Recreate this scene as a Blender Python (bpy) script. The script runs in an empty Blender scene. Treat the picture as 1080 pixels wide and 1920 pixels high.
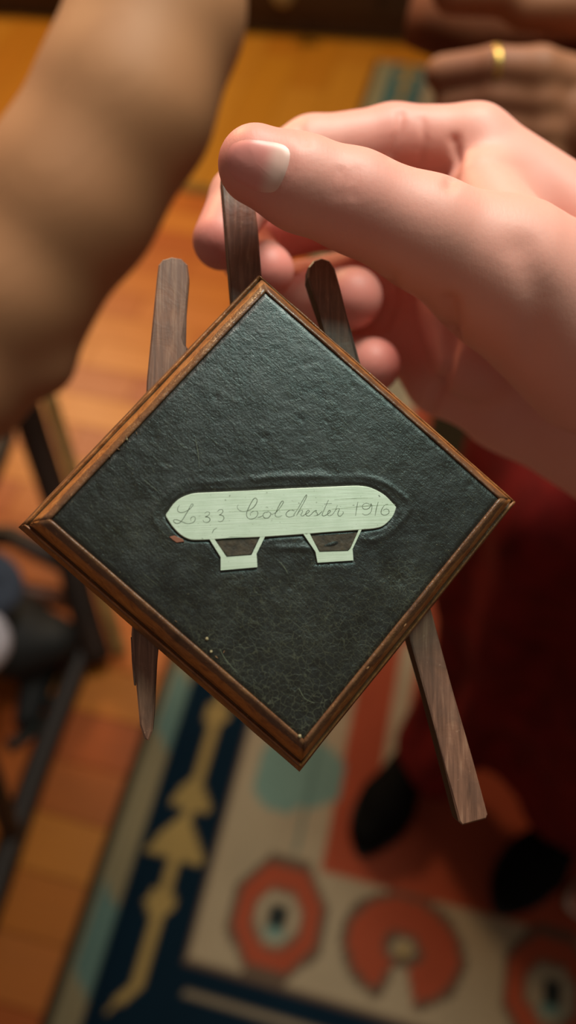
import bpy, math, random
import numpy as np
from mathutils import Matrix, Vector, noise
random.seed(4)
scene = bpy.context.scene
COL = scene.collection
scene.unit_settings.system = 'METRIC'

# ------------------------------------------------------------------ camera
FPX = 1400.0
CAM_H = 1.42
PITCH = math.radians(57.6); YAW = math.radians(13.7)
HD = Vector((-math.sin(YAW), math.cos(YAW), 0)); RT = Vector((math.cos(YAW), math.sin(YAW), 0))
FW = HD * math.cos(PITCH) + Vector((0, 0, -math.sin(PITCH))); UP = RT.cross(FW)
CAM = Matrix(((RT.x, UP.x, -FW.x, 0), (RT.y, UP.y, -FW.y, 0), (RT.z, UP.z, -FW.z, CAM_H), (0, 0, 0, 1)))
cd = bpy.data.cameras.new('camera'); cam = bpy.data.objects.new('camera', cd); COL.objects.link(cam)
cam.matrix_world = CAM; cd.sensor_fit = 'VERTICAL'; cd.sensor_height = 36; cd.lens = 36 * FPX / 1920
cd.clip_start = 0.01; cd.clip_end = 50
cd.dof.use_dof = True; cd.dof.focus_distance = 0.166; cd.dof.aperture_fstop = cd.lens / 4.3
scene.camera = cam

# ------------------------------------------------------------------ world and lamps
w = bpy.data.worlds.new('world'); scene.world = w; w.use_nodes = True
w.node_tree.nodes['Background'].inputs[0].default_value = (1.0, 0.80, 0.62, 1)
w.node_tree.nodes['Background'].inputs[1].default_value = 0.15
def area(name, loc, target, size, power, color, shape='DISK', spread=None):
    l = bpy.data.lights.new(name, 'AREA'); l.shape = shape; l.size = size; l.energy = power; l.color = color
    if spread: l.spread = spread
    o = bpy.data.objects.new(name, l); COL.objects.link(o); o.location = loc
    o.rotation_euler = (Vector(target) - Vector(loc)).to_track_quat('-Z', 'Y').to_euler(); return o
area('ceiling_lamp_far', (-2.0, 2.7, 2.45), (-0.5, 1.0, 0), 0.55, 66, (1.0, 0.70, 0.38))
area('ceiling_lamp_near', (0.0, 0.95, 2.42), (0.05, 0.3, 1.2), 0.60, 25, (1.0, 0.91, 0.80))
area('ceiling_lamp_cool', (0.33, 0.62, 2.42), (0.1, 0.2, 1.2), 0.36, 8.8, (0.60, 1.0, 0.88))
scene.view_settings.view_transform = 'Standard'; scene.view_settings.look = 'None'
scene.view_settings.exposure = 0.0; scene.view_settings.gamma = 1.0; scene.view_settings.use_curve_mapping = False

# ------------------------------------------------------------------ helpers
def L(px, py, d):                       # picture direction and real distance -> camera axes (m)
    return np.array([(px - 540) / FPX * d, -(py - 960) / FPX * d, -d])
def W(px, py, d):
    return CAM @ Vector(L(px, py, d))
def G(px, py, z=0.0):                   # point of the level z in that direction
    v = FW + RT * ((px - 540) / FPX) - UP * ((py - 960) / FPX); t = (z - CAM_H) / v.z
    return Vector((0, 0, CAM_H)) + v * t
def lin(c):
    return tuple(((x / 255 + .055) / 1.055) ** 2.4 if x > 10 else x / 255 / 12.92 for x in c) + (1,)
def link(name, mesh, m=None, parent=None, label=None, cat=None, group=None, kind=None):
    o = bpy.data.objects.new(name, mesh); COL.objects.link(o)
    if m and mesh and not mesh.materials: mesh.materials.append(m)
    if parent: o.parent = parent
    for k, v in (('label', label), ('category', cat), ('group', group), ('kind', kind)):
        if v: o[k] = v
    return o
def empty(name, loc, label, cat, group=None, mat=None):
    o = link(name, None, label=label, cat=cat, group=group)
    if mat is not None: o.matrix_world = mat
    else: o.location = loc
    o.empty_display_size = .05; return o
def mesh(name, vs, fs, smooth=False):
    me = bpy.data.meshes.new(name); me.from_pydata([tuple(map(float, v)) for v in vs], [], [tuple(map(int, f)) for f in fs]); me.update()
    if smooth: me.polygons.foreach_set('use_smooth', [True] * len(me.polygons))
    return me
def boxmesh(name, sx, sy, sz, bev=0.0):    # footprint centred, base at 0, chamfered top
    if bev <= 0:
        v = [(x * sx / 2, y * sy / 2, z * sz) for z in (0, 1) for x, y in ((-1, -1), (1, -1), (1, 1), (-1, 1))]
        return mesh(name, v, [(3, 2, 1, 0), (4, 5, 6, 7)] + [(i, (i + 1) % 4, 4 + (i + 1) % 4, 4 + i) for i in range(4)])
    v = []
    for z, b in ((0, 0), (sz - bev, 0), (sz, bev)):
        v += [(x * (sx / 2 - b), y * (sy / 2 - b), z) for x, y in ((-1, -1), (1, -1), (1, 1), (-1, 1))]
    f = [(3, 2, 1, 0), (8, 9, 10, 11)]
    for r in (0, 4): f += [(r + i, r + (i + 1) % 4, r + 4 + (i + 1) % 4, r + 4 + i) for i in range(4)]
    return mesh(name, v, f)
def tubemesh(name, pts, rad, n=12, flat=1.0, smooth=True):
    pts = [Vector(p) for p in pts]; vs = []; fs = []
    rad = rad if hasattr(rad, '__len__') else [rad] * len(pts); side = None
    for i, p in enumerate(pts):
        t = (pts[min(i + 1, len(pts) - 1)] - pts[max(i - 1, 0)]).normalized()
        if side is None: side = t.orthogonal().normalized() if abs(t.z) > .9 else t.cross(Vector((0, 0, 1))).normalized()
        side = (side - t * side.dot(t)).normalized(); b = t.cross(side)
        for k in range(n):
            a = 2 * math.pi * k / n; vs.append(p + side * math.cos(a) * rad[i] + b * math.sin(a) * rad[i] * flat)
    for i in range(len(pts) - 1):
        for k in range(n): fs.append((i * n + k, i * n + (k + 1) % n, (i + 1) * n + (k + 1) % n, (i + 1) * n + k))
    fs.append(tuple(range(n))[::-1]); fs.append(tuple((len(pts) - 1) * n + k for k in range(n)))
    return mesh(name, vs, fs, smooth)
def smooth_poly(pts, sub=6, closed=False):
    p = [np.array(q, float) for q in pts]; n = len(p); out = []
    for i in range(n if closed else n - 1):
        a, b, c, d = (p[(i + k) % n] for k in (-1, 0, 1, 2)) if closed else (p[max(i - 1, 0)], p[i], p[i + 1], p[min(i + 2, n - 1)])
        for s in range(sub):
            t = s / sub; out.append(.5 * ((2 * b) + (c - a) * t + (2 * a - 5 * b + 4 * c - d) * t * t + (3 * b - a - 3 * c + d) * t ** 3))
    if not closed: out.append(p[-1])
    return out

# node helper
class N:
    def __init__(s, name):
        s.m = bpy.data.materials.new(name); s.m.use_nodes = True; s.t = s.m.node_tree
        s.b = s.t.nodes['Principled BSDF']; s.tc = None
    def n(s, typ, **kw):
        x = s.t.nodes.new(typ)
        for k, v in kw.items():
            if k.startswith('i_'):
                key = k[2:].replace('_', ' '); x.inputs[int(key) if key.isdigit() else key].default_value = v
            else: setattr(x, k, v)
        return x
    def l(s, a, b): s.t.links.new(a, b)
    def co(s, scale=(1, 1, 1), rot=(0, 0, 0), rnd=False):
        if not s.tc: s.tc = s.n('ShaderNodeTexCoord')
        mp = s.n('ShaderNodeMapping'); mp.inputs['Scale'].default_value = scale; mp.inputs['Rotation'].default_value = rot
        s.l(s.tc.outputs['Object'], mp.inputs['Vector'])
        if rnd:
            oi = s.n('ShaderNodeObjectInfo'); mu = s.n('ShaderNodeVectorMath', operation='SCALE'); mu.inputs[0].default_value = (13, 7, 5)
            s.l(oi.outputs['Random'], mu.inputs['Scale']); s.l(mu.outputs[0], mp.inputs['Location'])
        return mp.outputs[0]
    def dirco(s, ang, scale):                 # turn, then stretch: grain along a chosen direction
        v = s.co((1, 1, 1), (0, 0, -ang)); mp = s.n('ShaderNodeMapping'); mp.inputs['Scale'].default_value = scale; s.l(v, mp.inputs['Vector']); return mp.outputs[0]
    def noise(s, vec, scale, detail=4, rough=.55, dist=0):
        x = s.n('ShaderNodeTexNoise'); x.inputs['Scale'].default_value = scale; x.inputs['Detail'].default_value = detail
        x.inputs['Roughness'].default_value = rough; x.inputs['Distortion'].default_value = dist
        s.l(vec, x.inputs['Vector']); return x.outputs['Fac']
    def ramp(s, fac, stops):
        r = s.n('ShaderNodeValToRGB'); e = r.color_ramp.elements
        while len(e) < len(stops): e.new(.5)
        for q, (p, c) in zip(e, stops):
            q.position = p; q.color = c if len(c) == 4 else tuple(c) + (1,)
        s.l(fac, r.inputs[0]); return r.outputs[0]
    def mix(s, fac, a, b, mode='MIX'):
        x = s.n('ShaderNodeMix', data_type='RGBA', blend_type=mode)
        for v, i in ((fac, 0), (a, 6), (b, 7)):
            if hasattr(v, 'links'): s.l(v, x.inputs[i])
            else: x.inputs[i].default_value = v
        return x.outputs[2]
    def math(s, op, a, b=0.0, c=0.0):
        x = s.n('ShaderNodeMath', operation=op)
        for i, v in enumerate((a, b, c)):
            if hasattr(v, 'links'): s.l(v, x.inputs[i])
            else: x.inputs[i].default_value = v
        return x.outputs[0]
    def bump(s, h, strength=.3, dist=.001, prev=None):
        x = s.n('ShaderNodeBump'); x.inputs['Strength'].default_value = strength; x.inputs['Distance'].default_value = dist
        s.l(h, x.inputs['Height'])
        if prev: s.l(prev, x.inputs['Normal'])
        return x.outputs[0]
    def out(s, color=None, rough=None, metal=None, normal=None, spec=None):
        for v, k in ((color, 'Base Color'), (rough, 'Roughness'), (metal, 'Metallic'), (normal, 'Normal'), (spec, 'Specular IOR Level')):
            if v is None: continue
            if hasattr(v, 'links'): s.l(v, s.b.inputs[k])
            else: s.b.inputs[k].default_value = v
        return s.m
def plain(name, c, rough=.6, metal=0, var=.25, scale=40, bump=.2, bd=.001, stretch=(1, 1, 1), spec=None):
    k = N(name); v = k.co(stretch); f = k.noise(v, scale)
    col = k.ramp(f, [(.3, tuple(x * (1 - var) for x in c[:3])), (.7, tuple(min(1, x * (1 + var)) for x in c[:3]))])
    return k.out(col, rough, metal, k.bump(f, bump, bd), spec)

# wood floor
def floor_wood(name, cols, along='x'):
    k = N(name); oi = k.n('ShaderNodeObjectInfo')
    v = k.co((1.2, 14, 14), rnd=True)
    g = k.noise(v, 6, 5, .6, 1.0)
    base = k.ramp(oi.outputs['Random'], [(i / (len(cols) - 1), lin(c)) for i, c in enumerate(cols)])
    col = k.mix(k.math('MULTIPLY', g, .38), base, lin((96, 46, 16)), 'MIX')
    return k.out(col, k.ramp(g, [(0, (.34,) * 3), (1, (.5,) * 3)]), 0, k.bump(g, .06, .001), .3)
M_FLOOR = floor_wood('floor_oak', [(202, 118, 40), (180, 90, 28), (210, 128, 44), (192, 106, 32), (172, 80, 28), (204, 120, 46)])
M_FLOOR2 = floor_wood('floor_oak_far', [(186, 124, 30), (178, 112, 24), (192, 132, 40)])

# ------------------------------------------------------------------ setting: floor of planks, threshold strip, rear cabinet
slab = link('floor', boxmesh('floor', 6.4, 6.4, .03), plain('floor_joint', lin((52, 28, 12)), .8), kind='structure'); slab.location = (-.8, 1.6, -.045)
PW, TH = .094, .015
pm = {}
def plank(x0, x1, y0, y1, m, turn=False):
    w_, h_ = x1 - x0, y1 - y0
    key = (round(w_, 2), round(h_, 2), turn)
    if key not in pm:
        me = boxmesh('plank', (h_ if turn else w_) - .0012, (w_ if turn else h_) - .0012, TH, .0008); me.materials.append(m); pm[key] = me
    o = link('plank', pm[key], parent=slab)
    o.location = ((x0 + x1) / 2 + .8, (y0 + y1) / 2 - 1.6, .03)
    if turn: o.rotation_euler.z = math.pi / 2
for r in range(27):
    y0 = -.6 + r * PW; x = -2.0 - [0, .17, .31, .09, .24][r % 5]; k = 0
    while x < (1.3):
        ln = [.47, .38, .56][(r + k) % 3]
        if x + ln > -2.2 and not (x > .9): plank(x, x + ln, y0, y0 + PW, M_FLOOR)
        x += ln; k += 1
YE = -.6 + 27 * PW        # 1.938
for c in range(18):
    x0 = -2.6 + c * .14
    for (a, b) in ((0, .62), (.62, 1.3)):
        a2 = a + (.2 if c % 2 and a else 0); b2 = b + (.2 if c % 2 and a == 0 else 0)
        plank(x0, x0 + .14, YE + .045 + a2, YE + .045 + b2, M_FLOOR2, True)
st = link('trim_1', boxmesh('trim', 3.6, .042, .006, .002), plain('strip_metal', lin((150, 118, 66)), .35, .7), kind='structure'); st.location = (-1.0, YE + .0225, -.0)

wb = link('wall_back', boxmesh('wall_back', 6.4, .1, 2.7), plain('plaster', lin((168, 148, 112)), .9), kind='structure'); wb.location = (-1.2, 3.62, -.015); wb.rotation_euler.z = math.radians(6)
# cabinet at the far end
M_DARK = plain('dark_cabinet_wood', lin((58, 32, 10)), .5, 0, .3, 12, .1, .001, (1, 8, 8))
cab = empty('cabinet', (-1.1, 3.12, 0), 'dark wooden cabinet standing at the far end of the room', 'cabinet'); cab.rotation_euler.z = math.radians(6)
link('body', boxmesh('body', 2.9, .45, .8, .004), M_DARK, cab).location = (0, .02, .07)
link('plinth', boxmesh('plinth', 2.86, .42, .07), M_DARK, cab).location = (0, .02, 0)
M_KN = plain('pale_knob', lin((150, 128, 84)), .35)
for i in range(4):
    dw = link('drawer', boxmesh('drawer', .68, .02, .22, .003), M_DARK, cab); dw.location = (-1.05 + i * .7, -.216, .10)
    nb = smooth_poly([(0, 0), (.014, .0), (.012, .012), (.034, .022), (.04, .034), (.030, .048), (.0001, .054)], 3)
    vs = []; fs = []
    for (r_, z_) in nb:
        for q in range(16): vs.append((r_ * math.cos(q * math.pi / 8), -z_, r_ * math.sin(q * math.pi / 8)))
    for a in range(len(nb) - 1):
        for q in range(16): fs.append((a * 16 + q, a * 16 + (q + 1) % 16, (a + 1) * 16 + (q + 1) % 16, (a + 1) * 16 + q))
    link('knob', mesh('knob', vs, fs, True), M_KN, dw).location = (-.05 if i == 3 else 0, -.01, .06)

# ------------------------------------------------------------------ rug: woven pattern as colour on a pile mesh
RX0, RX1, RY0, RY1 = -.365, 1.35, -.20, 2.84
step = .0065
xs = np.arange(RX0, RX1 + step, step); ys = np.arange(RY0, RY1 + step, step * 1.3)
X, Y = np.meshgrid(xs, ys)
def C(r, g, b): return np.array(lin((r, g, b))[:3])
NAVY, TAUPE, GUARD, SALM, OUTL, YEL, TEAL, EDGE = C(6, 27, 42), C(158, 140, 117), C(138, 122, 94), C(152, 70, 48), C(92, 74, 62), C(152, 126, 78), C(108, 132, 124), C(60, 46, 34)
img = np.zeros(X.shape + (3,)); img[:] = TAUPE
def put(mask, c): img[mask] = c
def inpoly(poly):
    m = np.zeros(X.shape, bool); n = len(poly)
    for i in range(n):
        x1, y1 = poly[i]; x2, y2 = poly[(i + 1) % n]
        if y1 == y2: continue
        c = ((y1 > Y) != (y2 > Y)) & (X < (x2 - x1) * (Y - y1) / (y2 - y1) + x1); m ^= c
    return m
# mirror to all four sides: u = distance to side edges, v = distance to end edges
U = np.minimum(X - RX0, RX1 - X); V = Y - RY0; D = np.minimum(U, V)
put(D < .19, NAVY)
put(D < .062, GUARD); put((D < .062) & ((np.floor((X + Y) * 7.5) % 3) == 0) & (D > .02), TEAL * .8)
put((Y > 2.15) & (D > .062) & (D < .19), C(74, 106, 108)); put((Y > 2.15) & (D <= .062), C(150, 140, 108)); put(D < .017, EDGE)  # far border paler: wear, with haze and light put into the colour
# arrow motifs in the border
per = .33; side_b = (U < V)
along = np.where(side_b, Y - .115, X + .03); across = np.where(side_b, U - .128, V - .128)
ph = (along % per)
put((D > .062) & (D < .19) & (abs(across) < .0095) & (ph > 0) & (ph < .33) & (Y > -.10) & side_b, YEL)
put((D > .062) & (D < .19) & (ph > .015) & (ph < .085) & side_b & (abs(across) < .046 * np.clip((.095 - ph) / .065, 0, 1) + .004), YEL)
put((D > .062) & (D < .19) & (ph > .105) & (ph < .16) & side_b & (abs(across) < .032 * np.clip((.165 - ph) / .05, 0, 1) + .004), YEL)
put((D > .062) & (D < .19) & (ph > .25) & (ph < .30) & side_b & (abs(across) < .026 * (1 - abs(ph - .28) / .045)), YEL)
put((Y < -.040) & (Y > -.055) & (X > -.16), TAUPE * .7)
# inner field
put((D > .19) & (D < .196), OUTL)
FX, FY = .018, .175
put((X > FX) & (Y > FY) & (X < RX1 - (FX - RX0)), SALM)
def octagon(cx, cy, rx, ry):
    def o(s): return (abs(X - cx) / (rx * s) < 1) & (abs(Y - cy) / (ry * s) < 1) & (abs(X - cx) / (rx * s) + abs(Y - cy) / (ry * s) < 1.42)
    put(o(1.16), OUTL); put(o(1.0), SALM); put(o(.60), OUTL * 1.3); put(o(.50), TAUPE); put(o(.42) & (Y < cy - ry * .2) & (abs(X - cx) < rx * .25), TEAL)
    put((abs(X - cx) < rx * .20) & (abs(Y - cy) < ry * .20), C(40, 44, 44))
def snail(cx, cy):
    r = np.hypot((X - cx) / 1.25, Y - cy); an = np.arctan2(Y - cy, X - cx); open_ = (an > -1.85) & (an < -1.2)
    put((r < .083) & ~open_, OUTL); put((r < .072) & ~open_ & ~((an > -2.05) & (an < -1.15)), SALM); put(r < .026, OUTL); put(r < .015, TAUPE); put(r < .009, YEL)
for k in range(5):
    (octagon(-.04 + k * .225 * 2, .09, .068, .078)); snail(.17 + k * .45, .095)
put((abs(X + .055) < .075) & (abs(Y - .33) < .06) & (abs(X + .055) * .7 + abs(Y - .33) < .085), TEAL)
for k in range(6):
    if k: octagon(-.085, .09 + k * .45, .06, .075)
    put((abs(X + .085) < .05) & (abs(Y - (.09 + .225 + k * .45)) < .06) & (abs(X + .085) + abs(Y - (.315 + k * .45)) < .085), TEAL)
put((abs(X + .035) < .004) & (Y > .19) & (Y < 2.6), TEAL * .6)
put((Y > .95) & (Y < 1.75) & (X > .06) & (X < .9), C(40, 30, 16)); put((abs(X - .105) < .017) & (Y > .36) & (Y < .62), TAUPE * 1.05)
for k in range(6):
    put((abs(X - (.30 + (k % 2) * .3)) + abs(Y - (.75 + k * .33)) < .10), NAVY); put((abs(X - (.30 + (k % 2) * .3)) + abs(Y - (.75 + k * .33)) < .06), YEL)
nz = .0045 + .0006 * np.sin(X * 900) * np.sin(Y * 700)
vs = np.stack([X, Y, nz], -1).reshape(-1, 3); ny_, nx_ = X.shape
idx = np.arange(ny_ * nx_).reshape(ny_, nx_)
fq = np.stack([idx[:-1, :-1], idx[:-1, 1:], idx[1:, 1:], idx[1:, :-1]], -1).reshape(-1, 4)
# skirt down to the floor
ring = np.concatenate([idx[0], idx[1:, -1], idx[-1, :-1][::-1], idx[1:-1, 0][::-1]])
low = vs[ring].copy(); low[:, 2] = .0002; base_i = len(vs)
allv = np.vstack([vs, low]); nr = len(ring)
sk = [(ring[(i + 1) % nr], ring[i], base_i + i, base_i + (i + 1) % nr) for i in range(nr)]
me = mesh('rug', allv, np.vstack([fq, np.array(sk)]))
at = me.color_attributes.new('weave', 'FLOAT_COLOR', 'POINT')
cc = np.ones((len(allv), 4)); cc[:base_i, :3] = img.reshape(-1, 3); cc[base_i:, :3] = EDGE
at.data.foreach_set('color', cc.ravel())
k = N('rug_wool'); a_ = k.n('ShaderNodeAttribute', attribute_name='weave'); f_ = k.noise(k.co(), 220, 3); f2 = k.noise(k.co(), 9, 3)
c_ = k.mix(.35, a_.outputs['Color'], k.ramp(f_, [(.25, (.25, .25, .25)), (.75, (1, 1, 1))]), 'MULTIPLY')
c_ = k.mix(.3, c_, k.ramp(f2, [(.3, (.5, .5, .5)), (.7, (1, 1, 1))]), 'MULTIPLY')
k.out(c_, .95, 0, k.bump(f_, .5, .003), .1)
link('rug', me, k.m, label='patterned wool rug with navy border, taupe field and rust red motifs on the wooden floor', cat='rug')

# ------------------------------------------------------------------ implicit surfaces for bodies (surface nets)
class Body:
    def __init__(s, lo, hi, h):
        s.h = h; s.lo = np.array(lo, float); s.n = np.ceil((np.array(hi) - s.lo) / h).astype(int) + 1
        s.f = np.full(tuple(s.n), 1.0, np.float32)
    def seg(s, a, b, ra, rb, k, f):
        a = np.array(a, float); b = np.array(b, float); R = max(ra, rb) + k + .006
        i0 = np.clip(np.floor((np.minimum(a, b) - R - s.lo) / s.h).astype(int), 0, s.n); i1 = np.clip(np.ceil((np.maximum(a, b) + R - s.lo) / s.h).astype(int) + 1, 0, s.n)
        if (i1 <= i0).any(): return
        g = [(s.lo[q] + s.h * np.arange(i0[q], i1[q])).astype(np.float32) for q in range(3)]
        Xg, Yg, Zg = np.meshgrid(*g, indexing='ij'); ab = b - a; L2 = max(ab @ ab, 1e-12)
        t = np.clip(((Xg - a[0]) * ab[0] + (Yg - a[1]) * ab[1] + (Zg - a[2]) * ab[2]) / L2, 0, 1)
        d = np.sqrt((Xg - a[0] - t * ab[0]) ** 2 + (Yg - a[1] - t * ab[1]) ** 2 + (Zg - a[2] - t * ab[2]) ** 2) - (ra + (rb - ra) * t)
        sl = tuple(slice(i0[q], i1[q]) for q in range(3)); o = f[sl]
        hh = np.clip(.5 + .5 * (o - d) / k, 0, 1); f[sl] = o * (1 - hh) + d * hh - k * hh * (1 - hh)
    def chain(s, pts, k=.004, into=None):
        f = s.f if into is None else into
        for p, q in zip(pts[:-1], pts[1:]): s.seg(p[:3], q[:3], p[3], q[3], k, f)
    def group(s, pts, k=.003, kj=.004):      # a finger: own field, then joined with a small blend so fingers stay apart
        f = np.full_like(s.f, 1.0); s.chain(pts, k, f)
        hh = np.clip(.5 + .5 * (s.f - f) / kj, 0, 1); s.f = s.f * (1 - hh) + f * hh - kj * hh * (1 - hh)
    def net(s, relax=2):
        f = s.f; ins = f < 0
        c = np.zeros(tuple(np.array(f.shape) - 1), np.int16)
        for dx in (0, 1):
            for dy in (0, 1):
                for dz in (0, 1): c += ins[dx:f.shape[0] - 1 + dx, dy:f.shape[1] - 1 + dy, dz:f.shape[2] - 1 + dz]
        act = (c > 0) & (c < 8); I = np.argwhere(act); vid = np.full(act.shape, -1, np.int64); vid[act] = np.arange(len(I))
        acc = np.zeros((len(I), 3)); cnt = np.zeros(len(I)); cor = [(a, b, d) for a in (0, 1) for b in (0, 1) for d in (0, 1)]
        for a in cor:
            for ax in range(3):
                if a[ax]: continue
                b = list(a); b[ax] = 1
                fa = f[I[:, 0] + a[0], I[:, 1] + a[1], I[:, 2] + a[2]]; fb = f[I[:, 0] + b[0], I[:, 1] + b[1], I[:, 2] + b[2]]
                m = (fa < 0) != (fb < 0); t = np.where(m, fa / np.where(m, fa - fb, 1), 0)
                p = np.tile(np.array(a, float), (len(I), 1)); p[:, ax] += t; acc[m] += p[m]; cnt[m] += 1
        P = s.lo + (I + acc / cnt[:, None]) * s.h; F = []
        for ax in range(3):
            o1, o2 = [(1, 2), (2, 0), (0, 1)][ax]
            A = np.take(ins, range(0, f.shape[ax] - 1), ax); B = np.take(ins, range(1, f.shape[ax]), ax)
            E = np.argwhere(A != B); ok = (E[:, o1] > 0) & (E[:, o2] > 0) & (E[:, o1] < f.shape[o1] - 1) & (E[:, o2] < f.shape[o2] - 1); E = E[ok]
            sg = A[E[:, 0], E[:, 1], E[:, 2]]
            def v(d1, d2):
                Q = E.copy(); Q[:, o1] -= d1; Q[:, o2] -= d2; return vid[Q[:, 0], Q[:, 1], Q[:, 2]]
            q = np.stack([v(1, 1), v(0, 1), v(0, 0), v(1, 0)], 1); q[~sg] = q[~sg][:, ::-1]; F.append(q)
        F = np.vstack(F); F = F[(F >= 0).all(1)]
        for _ in range(relax):
            S = np.zeros_like(P); n_ = np.zeros(len(P))
            for i in range(4):
                np.add.at(S, F[:, i], P[F[:, (i + 1) % 4]] + P[F[:, (i + 3) % 4]]); np.add.at(n_, F[:, i], 2)
            P = P * .5 + .5 * S / np.maximum(n_, 1)[:, None]
        return P, F
def vnormals(P, F):
    n = np.cross(P[F[:, 2]] - P[F[:, 0]], P[F[:, 3]] - P[F[:, 1]]); N_ = np.zeros_like(P)
    for i in range(4): np.add.at(N_, F[:, i], n)
    return N_ / np.maximum(np.linalg.norm(N_, axis=1), 1e-12)[:, None]
def P4(px, py, d, r): return tuple(L(px, py, d)) + (r,)

def skin(name, cols, sss=.12):
    k = N(name); a = k.n('ShaderNodeAttribute', attribute_name='blush'); v = k.co()
    f = k.noise(v, 60, 3); fine = k.noise(v, 900, 4, .6); lines = k.noise(k.co((1500, 260, 700)), 1, 3)
    c = k.mix(a.outputs['Fac'], lin(cols[0]), lin(cols[1])); c = k.mix(k.math('MULTIPLY', f, .45), c, lin(cols[2]))
    k.out(c, .62 if sss == 0 else .5, 0, k.bump(lines, .10, .0004, k.bump(fine, .14, .0003)), .35)
    k.b.inputs['Subsurface Weight'].default_value = sss; k.b.inputs['Subsurface Radius'].default_value = (1, .35, .2); k.b.inputs['Subsurface Scale'].default_value = .004
    return k.m
M_SKIN = skin('light_skin', [(233, 161, 146), (222, 126, 118), (219, 142, 126)])
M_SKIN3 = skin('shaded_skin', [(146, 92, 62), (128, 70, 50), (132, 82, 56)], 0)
M_SKIN2 = skin('tanned_skin', [(176, 122, 84), (150, 92, 66), (160, 106, 72)], 0)

def bodymesh(name, B, creases=(), blush=(), relax=2):
    P, F = B.net(relax); Nn = vnormals(P, F)
    for pts, wd, dp in creases:
        px = np.stack([P[:, 0] / -P[:, 2] * FPX + 540, 960 - P[:, 1] / -P[:, 2] * FPX], 1); dmin = np.full(len(P), 9.)
        vd = -P / np.linalg.norm(P, axis=1)[:, None]; near = ((Nn * vd).sum(1) > .05)
        for a, b in zip(pts[:-1], pts[1:]):
            a = np.array(a, float); ab = np.array(b, float) - a; t = np.clip(((px - a) @ ab) / (ab @ ab), 0, 1); dmin = np.minimum(dmin, np.linalg.norm(px - a - t[:, None] * ab, axis=1) * -P[:, 2] / FPX)
        dmin[~near] = 9.
        P = P - Nn * (dp * np.exp(-(dmin / wd) ** 2))[:, None]
    me = mesh(name, P, F, True)
    col = np.zeros(len(P))
    for c, r, s in blush: col = np.maximum(col, s * np.exp(-(np.linalg.norm(P - np.array(c), axis=1) / r) ** 2))
    at = me.attributes.new('blush', 'FLOAT', 'POINT'); at.data.foreach_set('value', col.astype(np.float32))
    return me, P, F

# ------------------------------------------------------------------ person holding the plaque
H1 = Body((-.045, -.13, -.31), (.215, .135, -.145), .0010)
# forearm, palm and thenar
thumb = [P4(1130, 650, .200, .024), P4(945, 515, .184, .0170), P4(800, 440, .1765, .0127), P4(662, 378, .1715, .0108), P4(565, 345, .169, .0100), P4(480, 310, .1675, .0086)]
wrist = [P4(1140, 690, .252, .036), P4(1500, 840, .262, .034), P4(2000, 1000, .27, .033)]
H1.chain(wrist, .012)
meta = [(P4(888, 278, .226, .0118), P4(1230, 560, .225, .019)), (P4(905, 372, .246, .0118), P4(1230, 620, .236, .020)),
        (P4(895, 470, .256, .0115), P4(1220, 690, .240, .020)), (P4(872, 590, .258, .0112), P4(1190, 760, .240, .022))]
for a, b in meta: H1.chain([a, b], .009)
H1.chain([P4(960, 710, .262, .021), P4(1160, 800, .262, .029)], .012)      # heel of the hand
H1.chain([P4(845, 650, .258, .012), P4(960, 735, .264, .020)], .010)
H1.chain([P4(900, 420, .232, .010), P4(860, 560, .240, .011), P4(900, 660, .238, .015)], .010)   # palm skin behind thumb
H1.chain([P4(775, 500, .275, .013), P4(790, 600, .273, .0165), P4(830, 705, .266, .014)], .010)
H1.chain([P4(900, 360, .215, .010), P4(980, 520, .200, .016)], .010)       # web between thumb and index
H1.chain(thumb[:2], .012)
H1.group(thumb[1:], .003, .006)
fing = [
 [P4(888, 278, .226, .0118), P4(735, 268, .227, .0104), P4(585, 288, .224, .0100), P4(510, 322, .219, .0092), P4(452, 375, .213, .0087), P4(414, 452, .205, .0078)],
 [P4(905, 372, .246, .0118), P4(720, 400, .252, .0102), P4(545, 420, .252, .0100), P4(478, 452, .244, .0090), P4(468, 480, .236, .0086), P4(502, 508, .224, .0080)],
 [P4(895, 470, .256, .0115), P4(720, 505, .268, .0100), P4(560, 545, .272, .0096), P4(545, 565, .262, .0088), P4(590, 562, .252, .0094), P4(660, 559, .243, .0100)],
 [P4(872, 590, .258, .0110), P4(740, 640, .272, .0092), P4(625, 680, .274, .0088), P4(620, 695, .262, .0082), P4(655, 692, .254, .0088), P4(698, 686, .247, .0092)]]
for f_ in fing: H1.group(f_, .003, .0035)
cr = []
for x0, dx in ((628, 6), (645, -4), (660, 5), (674, 0)): cr.append(([(x0 + dx, 318), (x0 - 4, 345), (x0 + dx * .5 - 6, 372)], .0006, .00018))
cr.append(([(752, 214), (750, 245), (732, 290)], .0011, .0007)); cr.append(([(790, 225), (796, 262), (786, 300)], .0010, .0004))
cr.append(([(852, 262), (858, 300), (846, 345)], .0015, .0010)); cr.append(([(560, 232), (572, 268)], .0012, .0004))
cr.append(([(842, 570), (848, 620), (838, 690), (806, 770)], .0022, .0020)); cr.append(([(735, 520), (742, 560), (722, 610)], .0016, .0009))
cr.append(([(548, 300), (545, 330), (530, 358)], .0005, .0002)); cr.append(([(980, 470), (1010, 560), (1000, 660)], .004, .0008))
bl = [(L(470, 315, .165), .013, .8), (L(412, 455, .2), .012, 1), (L(660, 380, .165), .012, .35), (L(505, 510, .22), .012, .9), (L(664, 560, .24), .012, 1), (L(706, 686, .245), .012, 1),
      (L(735, 245, .22), .018, .35), (L(860, 640, .24), .03, .4), (L(545, 430, .245), .02, .8)]
pme, HP, HF = bodymesh('hand', H1, cr, bl, 2)
person = empty('person', (.34, .46, 0), 'person in maroon trousers and black shoes whose hand holds the plaque by a wooden bar', 'person')
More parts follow.
